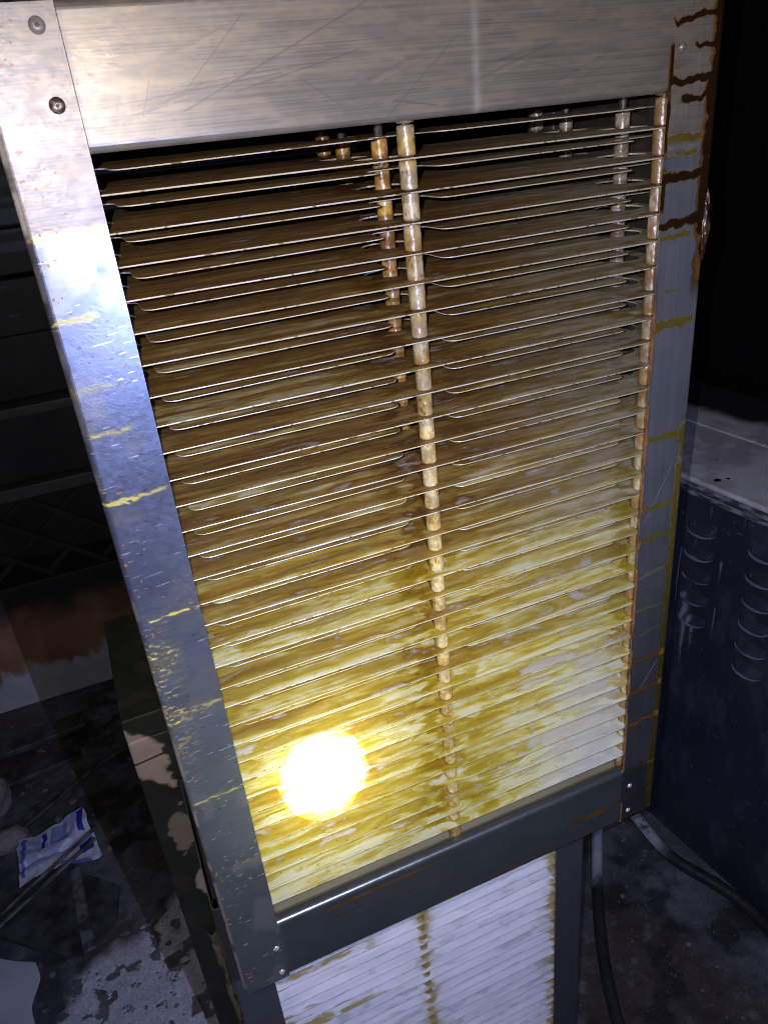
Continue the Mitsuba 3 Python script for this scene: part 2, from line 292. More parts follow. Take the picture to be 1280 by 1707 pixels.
def tube_color(p, n, uv):
    x, y, z = p.x, p.y, p.z
    rear = smoothstep(.036, .044, y) * (z > .83)
    a = fbm(x * 120 + 3, y * 120, z * 60); b = noise(x * 400, y * 400, z * 260)
    f = (1.5789 - z) / PITCH; f = f - dr.floor(f); f = dr.minimum(f, 1 - f)
    ring = cell_rand(dr.floor((z + .004) / PITCH), 3, 1)
    c = mix(C(.40, .34, .20), C(.30, .20, .055), smoothstep(.35, .65, a + .12 * (ring - .5)))
    c = mix(c, C(.72, .54, .12), .5 * smoothstep(1.5, 1.15, z) * smoothstep(.35, .6, b))
    c = mix(c, mix(C(.55, .30, .07), C(.22, .09, .02), smoothstep(.4, .62, a)), rear * .9 * smoothstep(.40, .33, x))
    c = mix(c, mix(C(.42, .39, .34), C(.20, .17, .13), a), rear * smoothstep(.34, .40, x))
    c = mix(c, C(.10, .035, .012), smoothstep(.60, .74, a * .7 + b * .3) * .8)
    c = mix(c, C(.12, .045, .015), smoothstep(.84, .90, b) * .6)
    c = mix(c, C(.09, .045, .012), smoothstep(.17, .04, f) * smoothstep(.30, .60, a * .5 + ring * .5) * .85 * (z > .83))
    c = c * (.72 + .5 * ring)
    c = mix(c, C(.17, .085, .03), .7 * smoothstep(.40, .44, x) * smoothstep(.036, .030, y) * smoothstep(.30, .55, a + .25 * (b - .5)) * (z > .83))
    c = mix(c, C(.20, .11, .03), .55 * smoothstep(.42, .66, fbm(x * 260, y * 260, z * 120)))
    return c
def tube_bump(p, n, uv): return fbm(p.x * 200, p.y * 200, p.z * 160)
principled('tube_ceramic', tube_color, .32, 0.0, tube_bump, .0010, .0006, specular=.6, clearcoat=.5, clearcoat_gloss=.75)

principled('dark_inside', lambda p, n, uv: mix(C(.035, .030, .026), C(.10, .085, .07), fbm(p.x * 40, p.y * 40, p.z * 40)), .5, .3)
principled('pan_steel', lambda p, n, uv: mix(C(.30, .27, .16), C(.42, .38, .24), fbm(p.x * 20, p.y * 80, 1.)), .45, .5)
principled('rivet_pale', lambda p, n, uv: mix(C(.80, .77, .68), C(.45, .38, .28), smoothstep(.5, .7, noise(p.x * 500, p.y * 500, p.z * 500))), .35, .55)
principled('rivet_dark', lambda p, n, uv: mix(C(.34, .31, .26), C(.14, .09, .05), smoothstep(.4, .6, noise(p.x * 500, p.y * 500, p.z * 500))), .38, .8)
principled('hole_black', (.012, .010, .010), .5)
principled('tar_grease', lambda p, n, uv: mix(C(.020, .008, .003), C(.075, .040, .018), smoothstep(.45, .65, noise(p.x * 200, p.y * 200, p.z * 120))), .18, 0.0,
           lambda p, n, uv: fbm(p.x * 160, p.y * 160, p.z * 90), .002, .0008, specular=.5, clearcoat=.4)

# ------------------------------------------------------------------ setting: floor
def floor_mask(p):
    x, y = p.x, p.y
    w = fbm(x * 6, y * 6, 2.) - .5
    w2 = fbm(x * 26, y * 26, 5.) - .5
    edge = smoothstep(.90, .80, y + .22 * w + .16 * w2 + .28 * smoothstep(-.25, -.45, x)) * smoothstep(.10, -.02, x + .1 * w)
    holes = smoothstep(.54, .62, fbm(x * 38 + 2 * w, y * 46, 9., octaves=5))
    return edge * (1 - .85 * holes), w, w2
def floor_color(p, n, uv):
    x, y = p.x, p.y
    m, w, w2 = floor_mask(p)
    a = fbm(x * 9, y * 9, 3., octaves=5); b = fbm(x * 45, y * 45, 6.)
    c = mix(C(.065, .066, .072), C(.15, .152, .165), smoothstep(.3, .7, a)) * (.7 + .6 * b)
    c = mix(c, C(.075, .05, .033), smoothstep(.42, .66, fbm(x * 4 + 9, y * 4, 1., octaves=4)) * .7)
    c = mix(c, C(.22, .22, .24), .45 * smoothstep(.60, .80, fbm(x * 27, y * 27, 12., octaves=5)))
    c = mix(c, C(.028, .026, .025), .8 * smoothstep(.54, .70, fbm(x * 13 + 4, y * 13, 15., octaves=5)))
    c = mix(c, mix(C(.50, .50, .54), C(.80, .80, .82), noise(x * 210, y * 210, 3.) * .5 + b * .5), m)
    c = c * (.8 + .4 * noise(x * 320, y * 320, 2.))
    return c
def floor_rough(p, n, uv): return .35 + .35 * fbm(p.x * 12, p.y * 12, 4.)
def floor_bump(p, n, uv): return fbm(p.x * 30, p.y * 30, 1., octaves=4) + .5 * floor_mask(p)[0]
principled('floor_concrete', floor_color, floor_rough, 0.0, floor_bump, .006, .002)
g = np.linspace(-6, 6, 2)
put('floor', ply(bx(-6, 7, -3, 9, -.2, 0), 'floor_concrete', False), kind='structure')

# ------------------------------------------------------------------ the precipitator cells
W, H, D = .4964, .8265, .212
IL, IR = .0453, .4503                           # inner edges of the opening
R0, R1 = .0794, .7545                           # top of the bottom rail, underside of the top rail
RODX = (.0337, .2478, .4616)

def plate_mesh(poly, t):
    r = t / 2
    poly = poly.simplify(.0001)
    inner = poly.buffer(-r, join_style='mitre')
    inner = max(getattr(inner, 'geoms', [inner]), key=lambda q: q.area)
    body = trimesh.creation.extrude_polygon(inner, t, engine='earcut'); body.apply_translation([0, 0, -r])
    ms = [body]
    q = np.array(inner.exterior.coords)[:-1]
    if Polygon(q).exterior.is_ccw is False: q = q[::-1]
    e = np.roll(q, -1, 0) - q; e /= np.linalg.norm(e, axis=1, keepdims=True)
    nrm = np.stack([e[:, 1], -e[:, 0]], 1); vn = nrm + np.roll(nrm, 1, 0); vn /= np.maximum(np.sum(vn * nrm, 1, keepdims=True), .3)
    rings = [np.column_stack([q + vn * r * math.cos(a), np.full(len(q), r * math.sin(a))]) for a in np.radians([-90, -45, 0, 45, 90])]
    n = len(q); v = np.vstack(rings); f = []
    for k in range(4):
        i = np.arange(n); j = (i + 1) % n
        f.append(np.stack([k * n + i, k * n + j, (k + 1) * n + j], 1)); f.append(np.stack([k * n + i, (k + 1) * n + j, (k + 1) * n + i], 1))
    ms.append(trimesh.Trimesh(v, np.vstack(f), process=False))
    return cat(ms)
def rounded(poly, r):
    return poly.buffer(-r, quad_segs=5).buffer(2 * r, quad_segs=5).buffer(-r, quad_segs=5)
coll = rounded(sbox(.006, .009, W - .006, .203), .003)
for x in RODX:
    for y in (.067, .145): coll = coll.difference(Point(x, y).buffer(.0195, quad_segs=8))
rep = sbox(.012, .0148, W - .012, .197)
for x in RODX:
    hw = .0255 if x > .4 else .0215
    rep = rep.difference(sbox(x - hw, .0, x + .0215, .050)).difference(sbox(x - hw, .162, x + .0215, .30))
rep = rounded(rep, .008)
rep = max(getattr(rep, 'geoms', [rep]), key=lambda q: q.area)
rngp = np.random.default_rng(5)
def warp(m, amp, seed):                         # plates are never quite flat
    v = m.vertices.copy()
    v[:, 2] += amp * (meshkit.noise(np.column_stack([v[:, 0] * 12, v[:, 1] * 9, np.full(len(v), seed * 7.7)]), seed) - .5)
    m.vertices = v; return m
COLL = [ply(warp(plate_mesh(coll.segmentize(.02), .0012), .0018, s), 'plate_metal', 40) for s in range(4)]
REP = [ply(warp(plate_mesh(rep.segmentize(.02), .0009), .0032, s + 9), 'plate_metal', 40) for s in range(4)]

def spacer(r, length, seed):
    rng = np.random.default_rng(seed)
    k = 6
    prof = [(0, 0), (r * .90, 0), (r, .0008)] + [(r * (1 + .04 * (rng.random() - .5)), .0008 + (length - .0016) * (i + 1) / (k + 1)) for i in range(k)] + [(r, length - .0008), (r * .90, length), (0, length)]
    return revolve(prof, 18)
SP_F = [ply(spacer(.0061, PITCH - .0014, s), 'tube_ceramic', 35) for s in range(3)]
SP_R = [ply(spacer(.0059, PITCH - .0012, s + 5), 'tube_ceramic', 35) for s in range(3)]
ROD = ply(revolve([(0, .060), (.0032, .060), (.0032, .775), (0, .775)], 10), 'dark_inside', 30)
FOOT = ply(spacer(.0061, .0335, 3), 'tube_ceramic', 35)

t = .0014
# left upright: face, folded outer edge, return; its top end is cut back beside the top rail
r = .004
stile_prof = fold([(IL, t / 2), (r, t / 2)] + arc(r, r + t / 2, r, 270, 180)[1:] + [(0, D - r)] + arc(r, D - r, r, 180, 90)[1:] + [(.03, D)], t)
stile_prof_r = fold([(W - IR, t / 2), (r, t / 2)] + arc(r, r + t / 2, r, 270, 180)[1:] + [(0, D - r)] + arc(r, D - r, r, 180, 90)[1:] + [(.03, D)], t)
def mirror_x(m):
    m = m.copy(); m.vertices = m.vertices * [-1, 1, 1] + [W, 0, 0]; m.invert(); return m
def rail_prof(z0, z1, lip):                     # (y, z): face with both edges rolled inwards
    r = .0042
    y = t / 2 + .0012
    top = arc(y + r, z1 - r, r, 180, 90)
    bot = arc(y + r, z0 + r, r, 270, 180)
    return fold([(y + .016, z0)] + bot + top + [(y + r + .003, z1)] + (arc(y + r + .003, z1 - .003, .003, 90, 0)[1:] + [(y + r + .006, z1 - .014)] if lip else [(y + .016, z1)]), t)

def build_cell(label, x0, y0, z0, upper):
    c = thing('precipitator_cell', label, 'air filter')
    M = T().translate([x0, y0, z0])
    left = along_z(stile_prof, 0, H)
    right = along_z(stile_prof_r, 0, H)
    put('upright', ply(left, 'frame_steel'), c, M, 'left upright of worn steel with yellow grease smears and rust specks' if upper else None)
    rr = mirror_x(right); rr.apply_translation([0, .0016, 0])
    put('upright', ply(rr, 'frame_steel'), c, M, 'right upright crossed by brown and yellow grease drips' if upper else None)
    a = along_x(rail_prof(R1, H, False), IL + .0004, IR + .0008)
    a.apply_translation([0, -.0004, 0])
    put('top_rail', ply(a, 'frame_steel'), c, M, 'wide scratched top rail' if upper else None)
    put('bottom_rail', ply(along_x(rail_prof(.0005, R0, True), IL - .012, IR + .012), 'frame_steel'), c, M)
    put('back_rail', ply(cat([bx(IL - .02, IR + .02, D - .0035, D - .002, R1 - .002, H - .002), bx(IL - .02, IR + .02, D - .0035, D - .002, .002, R0)]), 'dark_inside', False), c, M)
    put('top_panel', ply(bx(.003, W - .003, .019, D - .004, H - .006, H - .0045), 'dark_inside', False), c, M)
    put('drip_pan', ply(bx(.003, W - .003, .0135, D - .004, .0630, .0645), 'pan_steel', False), c, M)
    rng = np.random.default_rng(3 if upper else 4)
    for k in range(1, 33):
        put('collector_plate', COLL[int(rng.integers(4))], c, M @ T().translate([0, 0, .7519 - PITCH * k]).rotate([1, 0, 0], float(rng.normal(0, .12))))
    for k in range(32):
        put('repeller_plate', REP[int(rng.integers(4))], c, M @ T().translate([0, 0, .7445 - PITCH * k + float(rng.normal(0, .00025))]).rotate([1, 0, 0], float(rng.normal(0, .12))))
    for y, front in ((.020, 1), (.192, 1), (.067, 0), (.145, 0)):
        for x in RODX:
            rod = put('front_rod' if front else 'inner_rod', ROD, c, M @ T().translate([x, y, 0]))
            if y > .1 and x < .1: continue
            zs = [.7519 - PITCH * k for k in range(1, 32)] if front else [.7445 - PITCH * k for k in range(31)]
            for z in zs:
                jx, jy = rng.normal(0, .00018, 2)
                put('spacer', (SP_F if front else SP_R)[int(rng.integers(3))], rod,
                    M @ T().translate([x + float(jx), y + float(jy), z - PITCH + (.0007 if front else .0006)]).rotate([0, 0, 1], float(rng.uniform(0, 360))))
            put('end_spacer', SP_F[0] if not front else FOOT, rod, M @ T().translate([x, y, 0.7545 if not front else .0646 - .002]))
            put('end_spacer', SP_F[1], rod, M @ T().translate([x, y, .7527 - PITCH if front else .085]))
            if front: put('end_spacer', SP_F[2], rod, M @ T().translate([x, y, .7526]))
    return c

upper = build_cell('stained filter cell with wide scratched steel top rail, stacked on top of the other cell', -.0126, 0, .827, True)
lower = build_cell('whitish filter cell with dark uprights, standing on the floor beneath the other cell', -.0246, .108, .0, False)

# rivets
pop = revolve([(0, .0006), (.0011, .0006), (.0014, .0018), (.0030, .0016), (.0042, .0006), (.0043, 0), (0, 0)], 22)
pin = revolve([(0, .0010), (.0010, .0008), (.0011, .0002), (0, .0002)], 12)
dome = revolve([(0, .0019), (.0014, .0017), (.0026, .0010), (.0032, 0), (0, 0)], 20)
FRONT = T().rotate([1, 0, 0], 90)               # +z of the rivet to -y
for (x, z) in ((.022, 1.643), (.022, 1.606)):
    rv = put('rivet', ply(pop, 'rivet_dark' if z < 1.62 else 'frame_steel', 40), upper, T().translate([x, -.0001, z]) @ FRONT)
    put('pin', ply(pin, 'hole_black', 40), rv, T().translate([x, -.0001, z]) @ FRONT)
for (x, z) in ((.0262, .875), (.0262, .838)):
    put('rivet', ply(dome, 'rivet_pale', 40), upper, T().translate([x, -.0001, z]) @ FRONT)
for (x, z) in ((.4482, .881), (.4482, .842)):
    put('rivet', ply(dome, 'rivet_pale', 40), upper, T().translate([x, .0014, z]) @ FRONT)
put('rivet', ply(dome, 'frame_steel', 40), upper, T().translate([.447, .0014, 1.609]) @ FRONT)

# tar lump hanging on the outer edge of the right upright
m = trimesh.creation.icosphere(subdivisions=4, radius=1.0)
v = m.vertices * [.0052, .006, .030]
v[:, 0] *= 1 - .35 * np.clip(v[:, 2] / .03, -1, 1)
v += m.vertices * (meshkit.fbm(m.vertices * 2.6, 3, 4)[:, None] - .5) * [.004, .004, .012]
m.vertices = v + [.4835, .006, 1.483]
put('grease_lump', ply(m, 'tar_grease', True), upper, None, 'shiny dark lump of grease hanging on the edge of the right upright')

# ------------------------------------------------------------------ green painted box behind the cells
def crate_color(p, n, uv):
    x, z = p.x, p.z
    w = fbm(x * 60, p.y * 60, z * 60) - .5
    c = mix(C(.028, .036, .024), C(.060, .066, .048), fbm(x * 40, p.y * 40, z * 14))
    c = mix(c, C(.10, .075, .05), .6 * smoothstep(.58, .68, fbm(x * 30 + 5, p.y * 30, z * 20)))
    e = smoothstep(.045, .035, dr.abs(z - .836 + .9 * (x + .05)) + .03 * w) * smoothstep(-.030, -.038, x + .03 * w)  # pool of light on the box front, painted as a pale beige patch
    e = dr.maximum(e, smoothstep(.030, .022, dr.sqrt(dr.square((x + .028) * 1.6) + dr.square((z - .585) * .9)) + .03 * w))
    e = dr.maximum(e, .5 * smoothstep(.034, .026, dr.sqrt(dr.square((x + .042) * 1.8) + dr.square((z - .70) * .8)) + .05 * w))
    bare_and_lit = mix(C(.86, .68, .54), C(.72, .55, .43), fbm(x * 70, 1., z * 70))
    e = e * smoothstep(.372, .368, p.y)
    bare_and_lit = mix(bare_and_lit, C(.12, .08, .06), smoothstep(.0022, .0012, dr.abs(z - .842 - .12 * (x + .07))))
    return mix(c, bare_and_lit, e)
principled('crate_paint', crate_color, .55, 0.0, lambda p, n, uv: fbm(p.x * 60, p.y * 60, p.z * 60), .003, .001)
crate = thing('painted_box', 'dark green painted box with paint peeled to beige and a pool of light painted in beige, standing behind the stacked cells', 'box')
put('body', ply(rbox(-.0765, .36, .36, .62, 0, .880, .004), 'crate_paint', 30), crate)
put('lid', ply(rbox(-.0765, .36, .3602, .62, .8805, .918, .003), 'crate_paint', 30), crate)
def torn(u, v):
    z = .475 - .46 * v
    x = -.048 + .012 * u + .006 * (meshkit.fbm(np.stack([u * 2, v * 18, u * 0], -1), 3, 3) - .5) * (2 * np.abs(u - .5) + .3) + .004 * v
    y = .3585 - .012 * np.sin(np.pi * u) * (.4 + meshkit.fbm(np.stack([u * 3, v * 30, u * 0], -1), 3, 8))
    return np.stack([x, y, z], -1)
def flake_color(p, n, uv): return mix(C(.30, .22, .13), mix(C(.66, .56, .42), C(.16, .11, .06), smoothstep(.45, .65, fbm(p.x * 90, p.y * 90, p.z * 60))), fbm(p.x * 50, 1., p.z * 50))
principled('torn_coating', flake_color, .6, 0.0, lambda p, n, uv: fbm(p.x * 150, p.y * 150, p.z * 150), .003, .001)
mt = sheet(torn, 12, 90, .001)
put('torn_coating', ply(mt, 'torn_coating', True), crate, None, 'ragged strip of torn beige coating')

# ------------------------------------------------------------------ far machine on the left
def mach_color(p, n, uv):
    x, z = p.x, p.z
    w = fbm(x * 12, 2., z * 12, octaves=4) - .5
    white = mix(C(.46, .47, .50), C(.62, .63, .66), fbm(x * 30, 5., z * 30))
    rust = mix(C(.30, .13, .06), C(.46, .27, .16), fbm(x * 18, 7., z * 8))
    dark = mix(C(.022, .020, .020), C(.055, .048, .045), fbm(x * 9, 3., z * 9))
    c = mix(white, rust, smoothstep(.12, .15, z + .10 * w + .03 * (noise(x * 60, 2.) - .5)))
    return mix(c, dark, smoothstep(.26, .37, z + .12 * w))
principled('machine_paint', mach_color, .55, 0.0, lambda p, n, uv: fbm(p.x * 40, p.y * 40, p.z * 40), .002, .001)
principled('machine_dark', lambda p, n, uv: mix(C(.030, .028, .028), C(.075, .068, .062), fbm(p.x * 14, p.y * 14, p.z * 14)), .5, .1)
principled('grille_steel', lambda p, n, uv: mix(C(.035, .033, .031), C(.085, .078, .07), fbm(p.x * 16, p.y * 20, p.z * 16)), .5, .3)
principled('machine_bar', lambda p, n, uv: mix(C(.11, .105, .10), C(.20, .18, .16), fbm(p.x * 20, p.y * 20, p.z * 60)), .5, .3)
mach = thing('rusty_machine', 'dark rusty machine with a diamond grille, far behind on the left of the cells', 'machine')
put('base_panel', ply(rbox(-1.6, .9, 1.78, 2.5, 0, .43, .006), 'machine_paint'), mach)
put('back_panel', ply(bx(-1.6, .9, 1.95, 2.5, .4305, .70), 'machine_dark', False), mach)
put('bar', ply(rbox(-1.6, .9, 1.765, 2.4, .702, .742, .006), 'machine_bar'), mach)
put('door_panel', ply(rbox(-1.6, .9, 1.80, 2.5, .744, .938, .004), 'machine_dark'), mach)
put('bar', ply(rbox(-1.6, .9, 1.765, 2.4, .940, .972, .006), 'machine_bar'), mach)
for z0, z1, d in ((.974, 1.15, .03), (1.153, 1.30, .0), (1.303, 1.42, .035), (1.423, 1.60, .01), (1.603, 1.95, .03)):
    put('hood_panel', ply(rbox(-1.6, .9, 1.80 + d, 2.5, z0, z1, .006), 'machine_dark'), mach)
for sgn in (-1, 1):                              # diamond grille: crossed flat strips
    for k in range(-2, 14):
        xa = -1.55 + k * .16
        a, b = np.array([xa, 1.80 + .006 * sgn, .435]), np.array([xa + .34, 1.80 + .006 * sgn, .70])
        if sgn < 0: a[0], b[0] = b[0], a[0]
        d = b - a; L = np.linalg.norm(d)
        m = bx(-L / 2, L / 2, -.004, .004, -.008, .008)
        ang = math.atan2(d[2], d[0])
        m.apply_transform(trimesh.transformations.rotation_matrix(-ang, [0, 1, 0])); m.apply_translation((a + b) / 2)
        put('grille_strip', ply(m, 'grille_steel', False), mach)

# ------------------------------------------------------------------ navy cabinet on the right
CAB = T().translate([1.0, .507, 0]).rotate([0, 0, 1], 5.5)   # local: face at x = 0 looking to -x, y along it
def cab_color(p, n, uv):
    y, z = p.y, p.z
    w = fbm(y * 60, 1., z * 14) - .5
    c = mix(C(.022, .026, .042), C(.044, .050, .070), fbm(p.x * 14, y * 14, z * 7, octaves=5))
    d = mi.Float(0)
    for yc, zt, zb, wd in ((.495, .678, .50, .0065), (.476, .630, .545, .004), (.52, .77, .60, .0015), (.425, .78, .735, .002), (.428, .675, .60, .0015), (.462, .882, .858, .0014), (.488, .80, .775, .001), (.492, .71, .685, .001), (.388, .92, .875, .002)):
        d += gauss(y - yc - .006 * w - .03 * (zt - z), wd * (.4 + .8 * smoothstep(zb, zt, z))) * smoothstep(zb - .02, zb + .05, z) * smoothstep(zt + .004, zt - .004, z)
    c = mix(c, C(.32, .33, .42), dr.clip(d, 0, 1) * .85 * smoothstep(.25, .5, noise(y * 200, 1., z * 60) + .2))
    c = mix(c, C(.075, .08, .105), .7 * smoothstep(.52, .74, fbm(y * 26, 4., z * 9, octaves=5)))
    c = mix(c, C(.20, .21, .27), smoothstep(.93, .96, noise(y * 110, 5., z * 110)) * .5)
    return c
principled('cabinet_paint', cab_color, .40, 0.0)
def lid_color(p, n, uv):
    x, y = p.x, p.y
    c = mix(C(.66, .63, .64), C(.80, .78, .79), fbm(x * 20, y * 20, p.z * 20, octaves=4))
    c = mix(c, C(.30, .27, .25), .5 * smoothstep(.50, .72, fbm(x * 9, y * 9, 3., octaves=5)) )
    c = mix(c, C(.80, .79, .80), .6 * smoothstep(.62, .68, fbm(x * 40, y * 40, 8.)))
    c = mix(c, C(.035, .03, .03), smoothstep(1.24, 1.30, x + .10 * (fbm(x * 10, y * 10, 6., octaves=4) - .5) + .14 * (y - .7)))
    for hx, hy, hr in ((1.016, .466, .0085), (1.036, .461, .005), (1.08, .535, .003), (1.05, .60, .003)):
        dd = dr.sqrt(dr.square(x - hx) + dr.square((y - hy) * 1.2))
        c = mix(c, C(.012, .010, .010), smoothstep(hr, hr * .7, dd))
    return c
principled('lid_white', lid_color, .5, 0.0, lambda p, n, uv: fbm(p.x * 40, p.y * 40, p.z * 40), .003, .001)
principled('moulding_dirty', lambda p, n, uv: mix(C(.06, .06, .08), C(.36, .35, .38), smoothstep(.4, .7, fbm(p.x * 40, p.y * 40, p.z * 120, octaves=4))), .5)
cab = thing('louvered_cabinet', 'navy blue louvered cabinet with dirty white top, standing right of the cells', 'cabinet')
put('body', ply(rbox(0, .42, -.9, 1.0, 0, .893, .004), 'cabinet_paint'), cab, CAB)
put('lid', ply(rbox(-.014, .200, -.9, 1.0, .9225, .934, .005), 'lid_white'), cab, CAB)
put('lid', ply(rbox(.204, .42, -.9, 1.0, .9225, .934, .005), 'lid_white'), cab, CAB)
put('lid_moulding', ply(rbox(-.019, .40, -.9, 1.0, .9105, .922, .0045), 'moulding_dirty'), cab, CAB)
put('lid_moulding', ply(rbox(-.008, .40, -.9, 1.0, .8935, .910, .004), 'moulding_dirty'), cab, CAB)
def louver(w, h, d):
    nu, nv = 17, 7
    u = np.linspace(-1, 1, nu); vv = np.linspace(0, 1, nv)
    U, V = np.meshgrid(u, vv, indexing='ij')
    dep = d * np.sqrt(np.maximum(0, 1 - U ** 2)) * np.sin(V * np.pi / 2)
    Z = -h * V * (1 - .25 * (np.abs(U) ** 3))
    front = np.stack([-dep, U * w / 2, Z], -1).reshape(-1, 3)
    back = front * [0, 1, 1] + [.001, 0, 0]
    idx = np.arange(nu * nv).reshape(nu, nv); q = np.stack([idx[:-1, :-1], idx[1:, :-1], idx[1:, 1:], idx[:-1, 1:]], -1).reshape(-1, 4)
    f = np.vstack([q[:, [0, 1, 2]], q[:, [0, 2, 3]]]); n = nu * nv
    ring = np.r_[idx[:, 0], idx[-1, 1:], idx[-2::-1, -1], idx[0, -2:0:-1]]; r2 = np.roll(ring, -1)
    side = np.vstack([np.stack([ring, ring + n, r2 + n], 1), np.stack([ring, r2 + n, r2], 1)])
    m = trimesh.Trimesh(np.vstack([front, back]), np.vstack([f, f[:, ::-1] + n, side]), process=False)
    if m.volume < 0: m.invert()
    return m
principled('louver_lit_lip', lambda p, n, uv: mix(C(.035, .040, .060), C(.20, .205, .25), smoothstep(.3, .65, fbm(p.x * 60, p.y * 40, p.z * 60) + .12)), .38)  # highlight along the louver lip, put into its pale colour
LV = ply(louver(.064, .022, .014), 'cabinet_paint', 50)
lu = np.linspace(-1, 1, 25)
LIP = ply(tube(np.stack([-.014 * np.sqrt(np.maximum(0, 1 - lu ** 2)) - .0004, lu * .032, -.022 * (1 - .25 * np.abs(lu) ** 3)], 1), .0030 * np.sqrt(1.05 - lu ** 2) * (1 - .45 * (lu < 0) * np.abs(lu)), 8), 'louver_lit_lip', True)
for yc in (-.030, -.168, .108):
    for k in range(7 if yc < -.1 else 5):
        z = .842 - .0515 * k + (.010 if yc < -.1 else 0) + (.0515 if yc < -.1 else 0)
        if z > .89: continue
        lv = put('louver', LV, cab, CAB @ T().translate([-.0004, yc, z]))
        put('lip', LIP, lv, CAB @ T().translate([-.0004, yc, z]))

# a dark locker deeper in the room
principled('locker_dark', lambda p, n, uv: mix(C(.02, .02, .021), C(.06, .058, .058), fbm(p.x * 12, p.y * 12, p.z * 12)), .5, .1)
lk = thing('dark_locker', 'dark metal locker barely visible in the black upper right corner', 'locker')
put('body', ply(rbox(2.55, 3.3, 1.6, 2.4, 0, 2.2, .008), 'locker_dark'), lk)
put('door', ply(rbox(2.530, 2.548, 1.63, 2.37, .06, 2.15, .004), 'locker_dark'), lk)

# ------------------------------------------------------------------ things on the floor, left
def bag_color(p, n, uv):
    x, y = p.x, p.y
    u = (x + .464) / .18; v = (y - 1.02) / .16
    w = .05 * (noise(x * 60, y * 60, 1.) - .5)
    blue = C(.03, .05, .42); pale = C(.30, .38, .74); white = C(.70, .74, .88)
    c = mix(white, pale, .6 * smoothstep(.45, .6, fbm(x * 30, y * 30, 2.)))
    def rect(u0, u1, v0, v1): return smoothstep(u0 - .01, u0 + .01, u + w) * smoothstep(u1 + .01, u1 - .01, u + w) * smoothstep(v0 - .01, v0 + .01, v + w) * smoothstep(v1 + .01, v1 - .01, v + w)
    c = mix(c, blue, dr.clip(rect(.80, .90, .66, .98) + rect(.80, .97, .30, .46) + rect(.30, .36, .62, .92) + .8 * rect(.05, .10, .1, .9) + .7 * rect(.55, .95, .05, .16), 0, 1))
    c = mix(c, C(.10, .17, .52), .7 * rect(.42, .66, .66, .94))
    return c
principled('bag_print', bag_color, .35, 0.0)
def bag(u, v):
    q = bilerp([(-.463, 1.022, .03), (-.274, 1.038, .03), (-.299, 1.181, .045), (-.464, 1.176, .03)], u, v)
    q[..., 2] += .020 * (meshkit.fbm(q * [28, 28, 0], 4, 2) - .3) + .014 * np.sin(u * 5 + v * 3) - .018 * np.exp(-((v - .45 - .3 * (u - .5)) / .07) ** 2)
    q[..., 0] += .006 * (meshkit.noise(q * [0, 60, 0], 3) - .5)
    return q
labels['plastic_bag'] = {'label': 'crumpled white plastic bag printed with blue blocks, lying on the floor left of the cells', 'category': 'bag'}
put('plastic_bag', ply(sheet(bag, 60, 50, .0012), 'bag_print', True))

principled('scrap_metal', lambda p, n, uv: mix(C(.10, .10, .105), C(.30, .30, .31), smoothstep(.35, .7, fbm(p.x * 40, p.y * 40, p.z * 40))), .45, .4,
           lambda p, n, uv: fbm(p.x * 60, p.y * 60, p.z * 60), .002, .001)
principled('scrap_dark', lambda p, n, uv: mix(C(.035, .034, .036), C(.11, .108, .112), smoothstep(.3, .7, fbm(p.x * 26, p.y * 26, p.z * 26, octaves=4))), .5, .15,
           lambda p, n, uv: fbm(p.x * 50, p.y * 50, p.z * 50), .004, .001)
def strip_bar(a, b, w, h):
    a, b = np.array(a, float), np.array(b, float); d = b - a; L = np.linalg.norm(d)
    m = rbox(-L / 2, L / 2, -w / 2, w / 2, -h / 2, h / 2, min(w, h) * .2)
    m.apply_transform(trimesh.transformations.rotation_matrix(math.asin(-d[2] / L), [0, 1, 0]))
    m.apply_transform(trimesh.transformations.rotation_matrix(math.atan2(d[1], d[0]), [0, 0, 1])); m.apply_translation((a + b) / 2); return m
def single(name, mesh, bsdf, label, category, smooth=30, group=None):
    k = put(name, ply(mesh, bsdf, smooth)); labels[k] = {'label': label, 'category': category}
    if group: labels[k]['group'] = group
    return k
single('metal_strip', strip_bar((-.62, .885, .028), (-.268, 1.085, .070), .007, .007), 'scrap_metal', 'thin metal strip lying across the printed plastic bag, the one nearer the wall', 'metal strip')
single('metal_strip', strip_bar((-.60, .872, .026), (-.275, 1.055, .064), .009, .006), 'scrap_metal', 'thin metal strip lying along the near edge of the printed plastic bag', 'metal strip')
single('flat_bar', strip_bar((-.338, 1.02, .026), (-.318, .785, .020), .026, .006), 'scrap_metal', 'short grey flat bar on the dark tray in front of the printed plastic bag', 'metal bar')
tray = Polygon([(-.60, 1.04), (-.34, 1.02), (-.245, .93), (-.26, .85), (-.31, .805), (-.37, .808), (-.43, .855), (-.49, .91), (-.56, .96)]).buffer(.008).buffer(-.004)
mtr = extrude(tray, .012); mtr.apply_translation([0, 0, .0045])
single('dark_tray', mtr, 'scrap_dark', 'flat dark dirty tray on the floor in front of the printed plastic bag', 'tray')
def psheet(u, v):
    q = bilerp([(-1.0, .30, .006), (-.40, .42, .006), (-.44, .83, .006), (-1.0, 1.14, .006)], u, v)
    q[..., 2] += .045 * np.clip(meshkit.fbm(q * [5, 4, 0], 3, 6), 0, 1) * np.clip((1 - u) * 4, 0, 1) + .008 * np.sin(q[..., 0] * 40 + 12 * q[..., 1])* np.clip((1 - u) * 3, 0, 1)
    q[..., 1] += .02 * (meshkit.noise(q * [14, 0, 0], 3) - .5) * v
    q[..., 0] += .03 * (meshkit.noise(q * [0, 14, 0], 5) - .5) * u
    return q
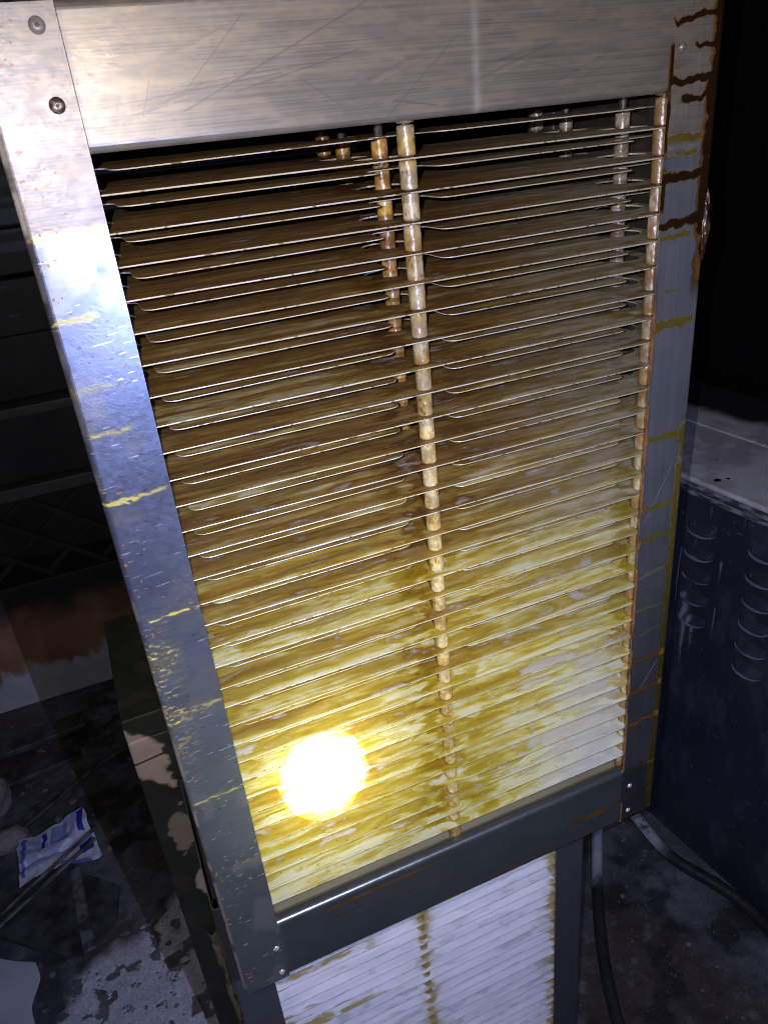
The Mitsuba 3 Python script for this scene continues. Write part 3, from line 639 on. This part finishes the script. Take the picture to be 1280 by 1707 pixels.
principled('sheet_plastic', lambda p, n, uv: mix(C(.58, .58, .62), C(.74, .74, .78), fbm(p.x * 10, p.y * 10, 1.)), .35)
single('plastic_sheet', sheet(psheet, 70, 60, .0015), 'sheet_plastic', 'smooth white plastic sheet spread over the floor in the lower left corner', 'plastic sheet', True)
def chunk(c, s, seed):
    m = trimesh.creation.icosphere(subdivisions=4)
    m.vertices = m.vertices * (0.65 + .7 * meshkit.fbm(m.vertices * 1.4 + seed, 4, seed)[:, None]) * s + c; return m
principled('grit', lambda p, n, uv: mix(C(.09, .085, .085), C(.24, .23, .23), noise(p.x * 90, p.y * 90, 1.)), .7)
principled('rubble', lambda p, n, uv: mix(C(.20, .18, .17), C(.40, .37, .36), fbm(p.x * 40, p.y * 40, p.z * 40)), .7, 0.0, lambda p, n, uv: fbm(p.x * 60, p.y * 60, p.z * 60), .004, .001)
single('rubble_chunk', chunk([-.535, 1.345, .045], [.055, .06, .06], 3), 'rubble', 'pale lump of rubble on the floor at the left edge, beyond the printed plastic bag', 'rubble', True)
single('rubble_chunk', chunk([-.50, 1.20, .02], [.05, .035, .03], 6), 'rubble', 'small pale lump of rubble touching the left end of the printed plastic bag', 'rubble', True)
single('timber_plank', strip_bar((-1.1, 1.53, .014), (-.28, 1.60, .014), .07, .02), 'scrap_dark', 'dark plank on the floor nearest the rusty machine', 'plank')
single('timber_plank', strip_bar((-1.0, 1.38, .012), (-.30, 1.46, .012), .05, .016), 'scrap_dark', 'dark plank on the floor between the rubble and the farther plank', 'plank')
single('floor_cable', tube(spline([(-.62, 1.10, .012), (-.519, 1.194, .012), (-.42, 1.26, .012), (-.319, 1.335, .012), (-.20, 1.40, .012), (-.05, 1.42, .012)]), .008), 'scrap_dark', 'thin dark cable on the floor beyond the printed plastic bag', 'cable', True)

# ------------------------------------------------------------------ cables on the floor, right
def cable_color(p, n, uv):
    c = mix(C(.018, .018, .020), C(.04, .04, .045), fbm(p.x * 30, p.y * 30, 1.))
    res = smoothstep(.40, .47, p.y + .05 * (fbm(p.x * 30, p.y * 30, 2.) - .5)) * smoothstep(.35, .55, fbm(p.x * 50, p.y * 50, 7.) + .15)
    return mix(c, mix(C(.40, .40, .46), C(.58, .58, .64), fbm(p.x * 60, p.y * 60, 4.)), res * smoothstep(0.0, .6, n.z + .3))
principled('cable_rubber', cable_color, .5, 0.0, lambda p, n, uv: fbm(p.x * 90, p.y * 90, p.z * 90), .002, .001)
single('floor_cable', tube(spline([(1.02, .80, .013), (.93, .66, .013), (.853, .554, .013), (.742, .404, .013), (.669, .288, .013), (.615, .174, .013), (.58, .02, .013)]), .0125, 12, .05, 1), 'cable_rubber',
       'straight dark cable with a white crust on the floor beside the lower cell', 'cable', True)
single('floor_hose', tube(spline([(.98, .80, .017), (.955, .65, .017), (.951, .554, .017), (.945, .466, .017), (.948, .402, .017), (.972, .339, .017), (.999, .258, .017), (1.004, .18, .017), (.99, .02, .017)]), .0135, 12, .05, 2), 'cable_rubber',
       'curved black hose on the floor below the louvered cabinet', 'hose', True)

# ------------------------------------------------------------------ grit and crumbs strewn over the floor
rg = np.random.default_rng(12)
def crumb(x, y, r):
    m = trimesh.creation.icosphere(subdivisions=1)
    m.vertices = (m.vertices * (.6 + .8 * rg.random((len(m.vertices), 1)))) @ np.diag([r, r * (.5 + .7 * rg.random()), r * .6])
    m.apply_transform(trimesh.transformations.rotation_matrix(rg.random() * 6.28, [0, 0, 1])); m.apply_translation([x, y, r * .3]); return m
bits = []
for _ in range(700):
    x, y = (rg.uniform(-.75, -.02), rg.uniform(.35, 1.74)) if rg.random() < .62 else (rg.uniform(.50, .98), rg.uniform(.0, .9))
    bits.append(crumb(x, y, .002 + (.009 if x < .2 else .004) * rg.random() ** 5))
labels['floor_grit'] = {'label': 'loose grit and crumbs scattered over the dirty concrete floor', 'category': 'grit', 'kind': 'stuff'}
put('floor_grit', ply(cat(bits), 'grit', False))
